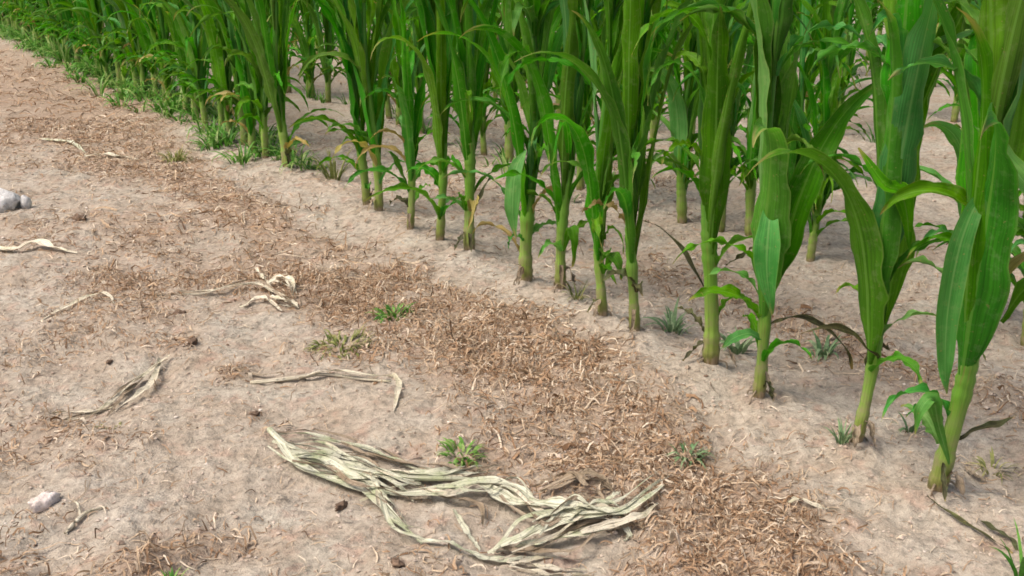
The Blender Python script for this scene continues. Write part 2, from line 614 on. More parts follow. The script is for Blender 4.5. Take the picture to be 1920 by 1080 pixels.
def ribbon_mesh(pts, W, seed, cup=.4, ripple=.003, face=Vector((0, 0, 1)), roll=0., roll2=0., nseg=22, nw=4, ends=(.5, .12), crumple=0., name='leaf', peak=.4):
    """a strap along a curved line; 'face' is the way its upper side looks"""
    rg = random.Random(seed)
    C = catmull(pts, nseg)
    n1 = nw + 1
    verts, uv = [], []
    pa, pb, pc = (rg.uniform(0, 6.28) for _ in range(3))
    fa, fb = rg.uniform(9, 16), rg.uniform(22, 33)
    for i, c in enumerate(C):
        s = i / nseg
        t = (C[min(i + 1, nseg)] - C[max(i - 1, 0)]).normalized()
        sd = t.cross(face)
        if sd.length < .05:
            sd = t.cross(Vector((1, 0, 0)))
        sd.normalize()
        nm = sd.cross(t).normalized()
        a = roll + (roll2 - roll) * s + .25 * crumple * math.sin(fa * s + pc)
        sd, nm = sd * math.cos(a) + nm * math.sin(a), nm * math.cos(a) - sd * math.sin(a)
        if s < peak:
            q = ends[0] + (1 - ends[0]) * (s / peak) ** .8
        else:
            q = 1 - (1 - ends[1]) * ((s - peak) / (1 - peak)) ** 1.7
        w = W / 2 * q * (1 + .18 * crumple * math.sin(fb * s + pb))
        for j in range(n1):
            v = -1 + 2 * j / nw
            k = cup * (1 + .5 * crumple * math.sin(fa * s * .7 + pa))
            k = k if abs(k) > .05 else .05
            la = w / k * math.sin(k * v)
            up = w / k * (1 - math.cos(k * v))
            up += ripple * abs(v) ** 1.5 * (math.sin(fa * s + pa + (v > 0) * 2.1) + .6 * math.sin(fb * s + pb + (v > 0) * 1.1))
            up += crumple * w * .22 * math.sin(fb * s * 1.3 + v * 3 + pc)
            verts.append(c + sd * la + nm * up)
            uv.append((v * .5 + .5, s))
    ii = np.arange((nseg + 1) * n1).reshape(nseg + 1, n1)
    faces = np.stack([ii[:-1, :-1], ii[:-1, 1:], ii[1:, 1:], ii[1:, :-1]], -1).reshape(-1, 4)
    return mesh_np(name, np.array([tuple(v) for v in verts]), faces, np.array(uv))


def tube_mesh(pts, radii, sides=10, nseg=20, name='stalk', rings=(), flat=1.0, rough=0., seed=1, steps=()):
    rg = random.Random(seed)
    C = catmull(pts, nseg)
    verts, uv = [], []
    for i, c in enumerate(C):
        s = i / nseg
        t = (C[min(i + 1, nseg)] - C[max(i - 1, 0)]).normalized()
        a = t.cross(Vector((0, 1, 0)))
        if a.length < .2:
            a = t.cross(Vector((1, 0, 0)))
        a.normalize()
        b = a.cross(t)
        f = s * (len(radii) - 1)
        k = min(int(f), len(radii) - 2)
        r = radii[k] + (radii[k + 1] - radii[k]) * (f - k)
        for rs in rings:
            r *= 1 + .13 * math.exp(-((s - rs) * nseg / .9) ** 2)
        for b0 in steps:      # the loose upper rim of each leaf sheath
            dd = b0 - s
            if 0 <= dd < .07:
                r *= 1 + .20 * (1 - dd / .07)
        for j in range(sides):
            an = 2 * math.pi * j / sides
            rr = r * (1 + rough * rg.uniform(-1, 1))
            verts.append(c + a * (rr * math.cos(an)) + b * (rr * flat * math.sin(an)))
            uv.append((j / sides, s))
    faces = []
    for i in range(nseg):
        for j in range(sides):
            faces.append((i * sides + j, i * sides + (j + 1) % sides, (i + 1) * sides + (j + 1) % sides, (i + 1) * sides + j))
    n0 = len(verts)
    verts.append(C[0])
    verts.append(C[-1])
    uv += [(0, 0), (0, 1)]
    for j in range(sides):
        k = (j + 1) % sides
        faces.append((n0, k, j, j))
        faces.append((n0 + 1, nseg * sides + j, nseg * sides + k, nseg * sides + k))
    quads = [f for f in faces if len(set(f)) == 4]
    me = bpy.data.meshes.new(name)
    me.from_pydata([tuple(v) for v in verts], [], [tuple(dict.fromkeys(f)) for f in faces])
    l = me.uv_layers.new(name='UVMap')
    for lp in me.loops:
        l.data[lp.index].uv = uv[lp.vertex_index]
    me.polygons.foreach_set('use_smooth', [True] * len(me.polygons))
    me.update()
    return me


TO_CAM = math.atan2(-ROW_N.y, -ROW_N.x)     # azimuth from the field out across the front row


def make_plant(seed, rad, collar, W, size=1.0, lean=(0, 0), az0=None, front_first=True, nleaf=19, rootname='maize_plant', low=0, tame=False):
    """empty > stalk + leaves; collar = height at which the lowest blade leaves the stalk"""
    rg = random.Random(seed)
    root = empty(rootname, (0, 0, 0))
    hs = (.62 + .1 * rg.random()) * size
    nodes = []
    z = collar
    for i in range(nleaf):
        nodes.append(z)
        z += (.020 + .0038 * i) * size * rg.uniform(.8, 1.2)
        z = min(z, hs * .97)
    lx, ly = lean

    def axis_pt(zz):
        return Vector((lx * zz + .012 * math.sin(zz * 7 + seed), ly * zz + .012 * math.sin(zz * 6 + seed * 2.1) , zz))
    o0 = axis_pt(0)
    bends = lambda zz: axis_pt(zz) - Vector((o0.x, o0.y, 0))
    pts = [bends(zz) for zz in np.linspace(-.03, hs, 7)]
    bounds = [.028, .062] + [n + .012 for n in nodes[:6]]
    st = tube_mesh(pts, [rad * 1.08, rad * 1.0, rad * .92, rad * .88, rad * .78, rad * .6, rad * .35], 14, 80, flat=rg.uniform(.72, .95), seed=seed,
                   steps=[(b + .03) / (hs + .03) for b in bounds], rough=.02)
    link('stalk', st, M_STALK, root)
    if az0 is None:
        az0 = TO_CAM + rg.uniform(-.5, .5)
    for i, zn in enumerate(nodes):
        front = (i % 2 == 0) == front_first
        q = i / max(1, nleaf - 1)
        arch = i > 1 and rg.random() < .45
        Wd = W * ((.84 + .24 * math.sin(math.pi * min(1, q + .2))) * rg.uniform(.85, 1.1) if i < 2 else rg.uniform(.5, .95))
        if arch:      # thrown out sideways, its tip hanging back down
            az = az0 + (0 if front else math.pi) + rg.choice([-1, 1]) * rg.uniform(.5, 1.4)
            L = size * rg.uniform(.18, .44)
            Wd *= rg.uniform(.42, .8)
            th0 = math.radians(rg.uniform(6, 18))
            th1 = math.radians(rg.uniform(130, 178))
            pw = rg.uniform(1.0, 1.7)
            if tame:
                Wd *= .55
                L *= .75
        else:         # upright against the stalk, bending over only near its end
            az = az0 + (0 if front else math.pi) + rg.uniform(-.55, .55) * (.4 if i < 2 else 1.5)
            L = size * (.44 + .26 * math.sin(math.pi * min(1, q * 1.1 + .22))) * rg.uniform(.85, 1.12)
            th0 = math.radians(rg.uniform(2.5, 9) * (1.25 - .5 * q))
            th1 = math.radians(rg.uniform(60, 165) if q < .75 else rg.uniform(15, 70))
            pw = rg.uniform(3.0, 5.0)
            if tame and i > 0:
                th1 = min(th1, math.radians(rg.uniform(50, 100)))
                Wd *= .86
                L *= .92
                pw += 1
        me = leaf_mesh(L, Wd, th0, th1, pw, seed * 31 + i, r0=rad * .75, twist=rg.uniform(-1.5, 1.5),
                       ripple=rg.uniform(.003, .008), sway=rg.uniform(-.22, .22), cup=rg.uniform(.3, .7) if i < 2 else rg.uniform(.4, 1.5))
        lf = link('leaf', me, M_LEAF_TAN if (arch and i < 6 and rg.random() < .07) else M_LEAF_PALE if i > 0 and rg.random() < .16 else M_LEAF, root, loc=bends(zn))
        lf.rotation_euler = (0, 0, az)
    for q in range(low):
        me = leaf_mesh(rg.uniform(.14, .30), rg.uniform(.018, .036), math.radians(rg.uniform(8, 25)), math.radians(rg.uniform(125, 175)), rg.uniform(1., 1.7),
                       seed * 57 + q, r0=rad * .7, twist=rg.uniform(-1.2, 1.2), ripple=.005, sway=rg.uniform(-.4, .4), cup=rg.uniform(.4, 1.1))
        zz = rg.uniform(.05, .22)
        lf = link('leaf', me, rg.choice([M_LEAF, M_LEAF, M_LEAF_PALE, M_LEAF_TAN]) if rg.random() < .5 else M_LEAF, root, loc=bends(zz))
        lf.rotation_euler = (0, 0, rg.uniform(0, 6.28))
    return root


def copy_tree(o, parent=None):
    c = o.copy()
    COL.objects.link(c)
    if parent is not None:
        c.parent = parent
    for ch in o.children:
        copy_tree(ch, c)
    return c


def extra_leaf(root, pts, W, seed, mat, label=None, face=(0, -.6, .8), **kw):
    kw.setdefault('ends', (.08, .06))
    kw.setdefault('peak', .45)
    me = ribbon_mesh(pts, W, seed, face=Vector(face), **kw)
    o = link('leaf', me, mat, root)
    if label:
        o['label'] = label
    return o


# the front row, nearest first: base pixel, stalk width px, first collar y, blade width m, lean, leaf azimuth offset
HERO = [
    (1757, 912, 45, 705, .098, (.01, 0), .10, 'nearest front-row maize plant at the right edge, with the thickest stalk'),
    (1605, 836, 30, 690, .084, (.05, 0), -.05, 'front-row maize plant second from the right, one broad blade low over its stalk'),
    (1422, 752, 30, 610, .086, (.00, 0), .15, 'front-row maize plant third from the right, with a bluish blade low on its left'),
    (1332, 697, 38, 480, .066, (-.02, 0), .9, 'front-row maize plant fourth from the right, tall bare yellow-green stalk forking into leaves'),
    (1190, 640, 25, 520, .068, (.0, 0), -.2, 'front-row maize plant fifth from the right, a dark dead leaf drooping off its right side'),
    (1130, 612, 20, 520, .052, (-.02, 0), .3, 'slim front-row maize plant sixth from the right, pale lower stalk'),
    (1050, 562, 22, 470, .058, (.05, 0), .0, 'front-row maize plant seventh from the right, leaning slightly right'),
    (985, 546, 28, 430, .066, (.0, 0), -.3, 'front-row maize plant eighth from the right, with a pale blue-green blade hanging at its left'),
    (880, 482, 23, 345, .058, (-.05, 0), .4, 'front-row maize plant ninth from the right, leaning slightly left'),
    (825, 464, 18, 350, .055, (.0, 0), .0, 'front-row maize plant tenth from the right, with a slim bare stalk'),
    (770, 446, 16, 360, .048, (.0, 0), .6, 'thin short-leaved front-row maize plant, eleventh from the right'),
    (711, 408, 18, 330, .060, (.0, 0), .1, 'right-hand plant of the touching pair of front-row maize plants'),
    (689, 394, 18, 325, .060, (-.01, 0), -.1, 'left-hand plant of the touching pair of front-row maize plants'),
    (540, 326, 19, 262, .060, (-.01, 0), .0, 'front-row maize plant standing alone left of the touching pair'),
]
heroes = []
for i, (px, py, wpx, cy, W, lean, daz, label) in enumerate(HERO):
    g = ground_at(px, py)
    s = px_per_m(g.y)
    root = make_plant(100 + i * 7, wpx / s / 2 * (.70 if i < 5 else .80), (py - cy) / s * .94, W * (1.02 if i < 3 else .88), size=1.0 if i != 10 else .72, lean=lean, az0=TO_CAM + daz,
                      nleaf=22 if i != 10 else 12, low=3 if i > 6 else 1, tame=i < 6)
    root.location = (g.x, g.y, gz(g.x, g.y))
    tag(root, label, 'maize', 'maize plants of the front row')
    heroes.append((root, s))
    rr_ = random.Random(i + 4)
    for q in range(2):
        me = leaf_mesh(rr_.uniform(.07, .16), rr_.uniform(.016, .03), math.radians(rr_.uniform(12, 35)), math.radians(rr_.uniform(110, 170)), rr_.uniform(1., 1.6),
                       i * 77 + q, r0=wpx / s / 2 * .6, twist=rr_.uniform(-1, 1), ripple=.004, sway=rr_.uniform(-.4, .4), cup=rr_.uniform(.4, 1.1))
        zz_ = rr_.uniform(.05, .14) * (1 if i < 9 else .8)
        lo = link('leaf', me, rr_.choice([M_LEAF, M_LEAF_PALE, M_LEAF, M_LEAF_DEAD]), root, loc=(lean[0] * zz_, lean[1] * zz_, zz_))
        lo.rotation_euler = (0, 0, rr_.uniform(0, 6.28))
    for q in range(4 if i < 8 else 0):
        a = q * 1.257 + rr_.uniform(-.4, .4)
        rd = wpx / s / 2 * .9
        k1, k2 = rd * rr_.uniform(1.3, 1.7), rd * rr_.uniform(1.6, 2.3)
        zt = rr_.uniform(.004, .013)
        rp = [(math.cos(a) * rd * .7, math.sin(a) * rd * .7, zt), (math.cos(a) * k1, math.sin(a) * k1, zt * .55), (math.cos(a) * k2, math.sin(a) * k2, -.012)]
        link('brace_root', tube_mesh(rp, [.0022, .0018, .0012], 6, 5, name='brace_root', seed=q), M_BARK, root)
    hr = random.Random(i + 40)
    rd = wpx / s / 2
    for q in range(2 if i < 9 else 1):
        a = hr.uniform(math.pi, 2 * math.pi)
        dx, dy = math.cos(a), math.sin(a)
        sc_pts = [(dx * rd * .9, dy * rd * .9, hr.uniform(.02, .06)), (dx * rd * 1.5, dy * rd * 1.5, hr.uniform(.03, .06)),
                  (dx * rd * 2.2, dy * rd * 2.2, .02), (dx * rd * 2.8, dy * rd * 2.8, .004)]
        sh = link('leaf', ribbon_mesh(sc_pts, hr.uniform(.010, .018), i * 9 + q, crumple=1., cup=.9, nseg=10), M_BARK if hr.random() < .6 else M_LEAF_DEAD, root)
        sh['label'] = 'dried brown scrap of a lowest leaf'


def hp(i, dx, up, toward=0.0):
    """offset from hero i's base: dx, up in photograph pixels at its distance, toward the camera in metres"""
    s = heroes[i][1]
    return (dx / s, -toward, up / s)


R0 = heroes[0][0]
extra_leaf(R0, [hp(0, 40, 520, .02), hp(0, -8, 565, .04), hp(0, -42, 500, .06), hp(0, -50, 380, .06), hp(0, -38, 270, .05), hp(0, -28, 215, .05)], .040, 1, M_LEAF_PALE,
           'pale blue-green blade hanging left of the stalk', face=(-.2, -1, .1), cup=.5, ripple=.004)
extra_leaf(R0, [hp(0, 75, 330, .0), hp(0, 100, 400, .02), hp(0, 135, 385, .03), hp(0, 150, 300, .04), hp(0, 143, 235, .04)], .05, 2, M_LEAF, face=(.3, -.5, .8))
extra_leaf(R0, [hp(0, 8, 60, .02), hp(0, -25, 140, .03), hp(0, -52, 205, .05), hp(0, -75, 190, .06), hp(0, -80, 140, .06)], .026, 3, M_LEAF_PALE, face=(-.5, -.6, .6))
extra_leaf(R0, [hp(0, 30, 90, -.01), hp(0, 60, 112, -.01), hp(0, 95, 128, .0), hp(0, 128, 148, .0)], .016, 4, M_LEAF_DEAD, 'dark withered lower leaf', face=(0, -.4, .9), cup=1.2)
extra_leaf(R0, [hp(0, -35, 690, .03), hp(0, 0, 650, .06), hp(0, 50, 590, .09), hp(0, 110, 530, .10)], .05, 5, M_LEAF_PALE, face=(.3, -.7, .6))
R1 = heroes[1][0]
extra_leaf(R1, [hp(1, 22, 170, .01), hp(1, -5, 190, .02), hp(1, -40, 225, .02), hp(1, -90, 235, .03), hp(1, -130, 225, .03)], .015, 6, M_LEAF_DEAD, face=(0, -.5, .9), cup=.9)
extra_leaf(R1, [hp(1, 50, 380, .02), hp(1, 30, 450, .04), hp(1, 10, 490, .05), hp(1, -20, 505, .06), hp(1, -60, 560, .03)], .035, 7, M_LEAF, face=(-.3, -.6, .6))
R2 = heroes[2][0]
extra_leaf(R2, [hp(2, 10, 145, .01), hp(2, 45, 158, .01), hp(2, 90, 150, .02), hp(2, 140, 110, .02), hp(2, 165, 60, .02)], .016, 8, M_LEAF_DEAD, 'thin dark lower leaf arching right', face=(0, -.4, .9), cup=1.0)
extra_leaf(R2, [hp(2, -5, 390, .02), hp(2, -18, 340, .06), hp(2, -18, 260, .07), hp(2, 0, 180, .06)], .05, 9, M_LEAF_PALE, 'pale blue-green blade low on the left', face=(-.4, -.9, .1))
extra_leaf(R2, [hp(2, -5, 115, .01), hp(2, -30, 130, .02), hp(2, -60, 125, .03), hp(2, -80, 105, .03)], .024, 10, M_LEAF_PALE, face=(0, -.6, .8))
R3 = heroes[3][0]
extra_leaf(R3, [hp(3, 16, 190), hp(3, 35, 203, .01), hp(3, 52, 216, .01), hp(3, 62, 226, .01)], .012, 11, M_LEAF_DEAD, face=(0, -.4, .9), cup=1.2)
R4 = heroes[4][0]
extra_leaf(R4, [hp(4, 10, 215, .01), hp(4, 45, 195, .01), hp(4, 85, 150, .02), hp(4, 118, 95, .02), hp(4, 142, 62, .02)], .014, 12, M_LEAF_DEAD, 'dark dead leaf drooping to the right', face=(.3, -.4, .9), cup=1.1)
R7 = heroes[7][0]
extra_leaf(R7, [hp(7, 0, 250, .02), hp(7, -18, 220, .06), hp(7, -24, 150, .07), hp(7, -18, 95, .07)], .045, 13, M_LEAF_PALE, 'pale blue-green blade hanging at the left', face=(-.4, -.9, .1))
R8 = heroes[8][0]
extra_leaf(R8, [hp(8, 5, 60), hp(8, 18, 90, .01), hp(8, 32, 125, .02), hp(8, 45, 140, .02)], .014, 14, M_LEAF_DEAD, face=(0, -.4, .9), cup=1.0)
R10 = heroes[10][0]
extra_leaf(R10, [hp(10, 0, 70), hp(10, -12, 105, .01), hp(10, -28, 140, .02), hp(10, -42, 150, .02)], .02, 15, M_LEAF, face=(0, -.4, .9), cup=.8)
extra_leaf(heroes[5][0], [hp(5, 0, 80, .01), hp(5, 10, 120, .03), hp(5, 22, 110, .05), hp(5, 28, 80, .05)], .03, 16, M_LEAF, face=(.3, -.6, .6))
extra_leaf(heroes[6][0], [hp(6, 5, 70, .02), hp(6, 15, 120, .04), hp(6, 22, 100, .06), hp(6, 20, 50, .06)], .03, 17, M_LEAF, face=(.3, -.6, .6))

# ------------------------------------------------ the rest of the field: eight plants, copied
protos = []
PR = random.Random(5)
for i in range(8):
    protos.append(make_plant(500 + i * 13, PR.uniform(.011, .015), PR.uniform(.05, .15), PR.uniform(.048, .066), size=PR.uniform(.9, 1.05), az0=TO_CAM, low=7))
proto_used = [False] * len(protos)


def place(k, t, label, group, jit=.03, sc=None):
    i = PR.randrange(len(protos))
    p = row_point(k, t)
    x, y = p.x + PR.uniform(-jit, jit), p.y + PR.uniform(-jit, jit)
    if proto_used[i]:
        o = copy_tree(protos[i])
    else:
        o = protos[i]
        proto_used[i] = True
    o.location = (x, y, gz(x, y) - .004)
    o.rotation_euler = (0, 0, PR.choice([0, math.pi]) + PR.uniform(-.7, .7))
    s = sc or PR.uniform(.85, 1.1)
    o.scale = (s, s, s * PR.uniform(.95, 1.05))
    tag(o, label, 'maize', group)
    return o


def t_of(px, py, k):
    g = ground_at(px, py)
    return (g.xy - ROW_C).dot(ROW_D)


def t_at_x(px, k):
    """where row k crosses the sight line of a photograph column, on the ground"""
    lo, hi = -2.75, 30.0
    for _ in range(50):
        m = (lo + hi) / 2
        p = row_point(k, m)
        x = 960 + FOCAL_PX * p.x / (p.y * math.cos(PITCH) + CAM_H * math.sin(PITCH))
        if x > px:
            lo = m
        else:
            hi = m
    return lo


# front row, on beyond the last plant one can pick out
t0 = t_of(540, 326, 0)
t = t0 + .25
NTH = ['first', 'second', 'third', 'fourth', 'fifth', 'sixth', 'seventh', 'eighth', 'ninth', 'tenth']
nth = 0
while t < 9.5:
    place(0, t, ('front-row maize plant, %s one beyond the lone plant left of the touching pair' % NTH[nth]) if nth < 10 else
          'maize plant far along the front row where the stalks merge into green', 'far maize plants of the front row', .035)
    t += PR.uniform(.10, .17)
    nth += 1
# second row: near ones one by one, behind the stalks of the front row, then evenly
lab2 = {1522: 'second-row maize plant in the gap between the second and third front-row stalks',
        1815: 'second-row maize plant half hidden behind the nearest maize plant',
        1462: 'second-row maize plant just right of the third front-row plant from the right',
        1285: 'second-row maize plant in the gap between the fourth and fifth front-row plants',
        1140: 'second-row maize plant behind the slim sixth front-row plant',
        912: 'second-row maize plant in the gap between the eighth and ninth front-row plants',
        1400: 'second-row maize plant behind the third front-row plant from the right',
        1345: 'second-row maize plant behind the fourth front-row plant from the right',
        1195: 'second-row maize plant behind the fifth front-row plant from the right',
        1085: 'second-row maize plant behind the sixth and seventh front-row plants',
        1000: 'second-row maize plant close behind the eighth front-row plant from the right',
        955: 'second-row maize plant just left of the eighth front-row plant',
        870: 'second-row maize plant behind the ninth front-row plant from the right',
        1925: 'second-row maize plant cut by the right edge of the picture'}
for px in (1925, 1815, 1522, 1462, 1400, 1345, 1285, 1195, 1140, 1085, 1000, 955, 912, 870):
    place(1, t_at_x(px, 1), lab2.get(px, 'second-row maize plant standing behind the front-row stalks, right half of picture'), 'maize plants of the second row', .012,
          sc=.8 if px == 1522 else None)
t = t_at_x(830, 1)
while t < 8.5:
    place(1, t, 'second-row maize plant behind the far half of the front row', 'far maize plants of the second row')
    t += PR.uniform(.15, .24)
ORD = ['', '', 'third', 'fourth', 'fifth', 'sixth', 'seventh', 'eighth']
for k, tmax in ((2, 7.5), (3, 7.0), (4, 6.5), (5, 6.0), (6, 6.0), (7, 6.0)):
    t = t_at_x(2050, k)
    while t < tmax:
        p = row_point(k, t)
        x = 960 + FOCAL_PX * p.x / (p.y * math.cos(PITCH) + CAM_H * math.sin(PITCH))
        if not (1585 < x < 1690 and k < 6) and not (1715 < x < 1790 and k < 4):
            place(k, t, 'maize plant of the %s row, in the green background' % ORD[k], 'maize plants of the %s row' % ORD[k])
        t += PR.uniform(.17, .27)

# ------------------------------------------------------------------ dead grass, crumbs, straw
def strands(n_try, region, dens, lmin, lmax, wid, lift, seed, zfun=ground_h, tone_mu=.5, tone_sd=.22, curl=2.6, npt=5):
    """loose curled blades lying on the soil, joined: nobody could count them"""
    rg = np.random.default_rng(seed)
    x0, x1, y0, y1 = region
    x = rg.uniform(x0, x1, n_try)
    y = rg.uniform(y0, y1, n_try)
    keep = rg.random(n_try) < dens(x, y)
    x, y = x[keep], y[keep]
    n = len(x)
    L = rg.uniform(lmin, lmax, n)
    hd = rg.uniform(0, 2 * math.pi, n)
    cv = rg.normal(0, curl, n)
    s = np.linspace(0, 1, npt)
    ang = hd[:, None] + cv[:, None] * (s[None] - .5)
    step = L[:, None] / (npt - 1)
    px = x[:, None] + np.cumsum(np.cos(ang) * step, 1)
    py = y[:, None] + np.cumsum(np.sin(ang) * step, 1)
    base = zfun(px, py)
    lf = lift * rg.gamma(1.4, .6, n)[:, None]
    asym = rg.uniform(.3, 1.6, n)[:, None]
    pz = base + .0012 + lf * np.sin(np.pi * np.clip(s[None] ** asym, 0, 1)) + .5 * lf * rg.random((n, 1)) * s[None]
    w = wid * rg.uniform(.5, 1.4, n)[:, None] * (1 - .75 * s[None] ** 2)
    tilt = rg.uniform(-1.1, 1.1, n)[:, None]
    sx = -np.sin(ang) * np.cos(tilt)
    sy = np.cos(ang) * np.cos(tilt)
    sz = np.sin(tilt) * np.ones_like(ang)
    A = np.stack([px + sx * w / 2, py + sy * w / 2, pz + np.abs(sz) * w / 2 + sz * w / 2], -1)
    B = np.stack([px - sx * w / 2, py - sy * w / 2, pz + np.abs(sz) * w / 2 - sz * w / 2], -1)
    V = np.stack([A, B], 2).reshape(-1, 3)
    b0 = (np.arange(n) * npt * 2)[:, None] + (np.arange(npt - 1) * 2)[None]
    F = np.stack([b0, b0 + 1, b0 + 3, b0 + 2], -1).reshape(-1, 4)
    tone = np.clip(rg.normal(tone_mu, tone_sd, n), 0, 1)
    T = np.repeat(tone, npt * 2)
    return V, F, T


def join_stuff(name, parts, mat, label, cat):
    V, F, T, o = [], [], [], 0
    for v, f, t_ in parts:
        V.append(v)
        F.append(f + o)
        T.append(t_)
        o += len(v)
    me = mesh_np(name, np.concatenate(V), np.concatenate(F), smooth=name != 'soil_crumbs', colors={'tone': np.concatenate(T)})
    ob = link(name, me, mat)
    tag(ob, label, cat, kind='stuff')
    return ob


def d_litter(gain, lo=.12):
    return lambda x, y: np.clip((litter(x, y) - lo) * gain, 0, 1)


NEAR = (-1.4, 1.2, 1.2, 2.9)
MID = (-2.4, .6, 2.9, 5.2)
FARR = (-5.5, 0, 5.2, 11)
join_stuff('dead_grass', [
    strands(52000, NEAR, d_litter(1.0, .06), .008, .040, .0028, .0068, 1, tone_mu=.62, tone_sd=.27, curl=2.9),
    strands(30000, NEAR, d_litter(1.0, .10), .008, .03, .0026, .004, 2, tone_mu=.46, tone_sd=.16),
    strands(26000, MID, d_litter(1.0, .06), .014, .052, .0038, .0075, 3, tone_mu=.58, tone_sd=.27, curl=2.8),
    strands(1100, NEAR, d_litter(1.0, .03), .05, .13, .0030, .006, 51, tone_mu=.72, tone_sd=.15, curl=.8, npt=7),
    strands(1500, NEAR, d_litter(1.0, .05), .012, .035, .0085, .004, 52, tone_mu=.62, tone_sd=.2, curl=1.0),
    strands(12000, NEAR, d_litter(1.2, .02), .004, .012, .0026, .002, 53, tone_mu=.5, tone_sd=.25, curl=1.0),
    strands(900, MID, d_litter(1.0, .05), .03, .10, .0060, .005, 54, tone_mu=.62, tone_sd=.2, curl=1.0),
    strands(14000, FARR, d_litter(1.1), .04, .09, .006, .012, 4, tone_mu=.5),
    strands(12000, (-.5, 4.5, 2.0, 8.0), d_litter(1.0, .06), .02, .06, .004, .012, 5, tone_mu=.52),
], M_STRAW, 'matted reddish-brown dead grass in a strip beside the front maize row', 'dead grass')

join_stuff('straw_bits', [
    strands(9000, NEAR, lambda x, y: .5 + .3 * fbm(x * 5, y * 5, 2, 77), .006, .034, .0017, .0035, 6, tone_mu=.72, tone_sd=.22, curl=1.2),
    strands(3500, NEAR, lambda x, y: .5 + .5 * fbm(x * 4, y * 4, 2, 78), .006, .03, .0016, .003, 9, tone_mu=.3, tone_sd=.15, curl=1.4),
    strands(5000, MID, lambda x, y: .5 + .3 * fbm(x * 5, y * 5, 2, 77), .012, .055, .0027, .005, 7, tone_mu=.7, tone_sd=.24, curl=1.2),
    strands(2500, MID, lambda x, y: .5 + .5 * fbm(x * 4, y * 4, 2, 78), .012, .05, .0027, .003, 10, tone_mu=.3, tone_sd=.15, curl=1.2),
    strands(2500, (0, 4.5, 2.0, 6.5), lambda x, y: .5 + 0 * x, .012, .06, .0027, .005, 8, tone_mu=.6, tone_sd=.25, curl=1.2),
], M_STRAW, 'loose pale straw bits scattered over the bare soil', 'straw')


def crumbs(n, region, smin, smax, seed, dens=None, tone_mu=.55, tone_sd=.2):
    """small irregular soil crumbs and grit: squashed octahedra"""
    rg = np.random.default_rng(seed)
    x = rg.uniform(region[0], region[1], n)
    y = rg.uniform(region[2], region[3], n)
    if dens is not None:
        k = rg.random(n) < dens(x, y)
        x, y = x[k], y[k]
        n = len(x)
    r = smin + (smax - smin) * rg.random(n) ** 3.2
    z = ground_h(x, y) + r * .25
    d = np.array([[1, 0, 0], [.45, .9, 0], [-.6, .75, 0], [-1, -.1, 0], [-.35, -.9, 0], [.6, -.75, 0], [.1, .05, .75], [0, 0, -.7]], float)
    a = rg.uniform(0, 6.28, n)
    P = d[None] * rg.uniform(.65, 1.3, (n, 8, 1)) * r[:, None, None]
    P[:, :, 2] += rg.uniform(-.25, .25, (n, 8)) * r[:, None]
    X = P[:, :, 0] * np.cos(a)[:, None] - P[:, :, 1] * np.sin(a)[:, None] + x[:, None]
    Y = P[:, :, 0] * np.sin(a)[:, None] + P[:, :, 1] * np.cos(a)[:, None] + y[:, None]
    Z = P[:, :, 2] * .8 + z[:, None]
    V = np.stack([X, Y, Z], -1).reshape(-1, 3)
    f = []
    for j in range(6):
        q = (j + 1) % 6
        f += [(j, q, 6), (q, j, 7)]
    f = np.array(f)
    F = (np.arange(n) * 8)[:, None, None] + f[None]
    T = np.repeat(np.clip(rg.normal(tone_mu, tone_sd, n), 0, 1), 8)
    return V, F.reshape(-1, 3), T


join_stuff('soil_crumbs', [
    crumbs(11000, NEAR, .0012, .0048, 11, tone_mu=.58, tone_sd=.16),
    crumbs(160, NEAR, .002, .007, 12, tone_mu=.12, tone_sd=.1),
    crumbs(6000, MID, .002, .0075, 13, tone_mu=.58, tone_sd=.16),
    crumbs(160, MID, .003, .010, 14, tone_mu=.12, tone_sd=.1),
    crumbs(3500, (0, 4, 1.8, 6), .002, .008, 15, tone_mu=.58, tone_sd=.16),
], M_CRUMB, 'fine soil crumbs and grit strewn over the sandy ground', 'grit')


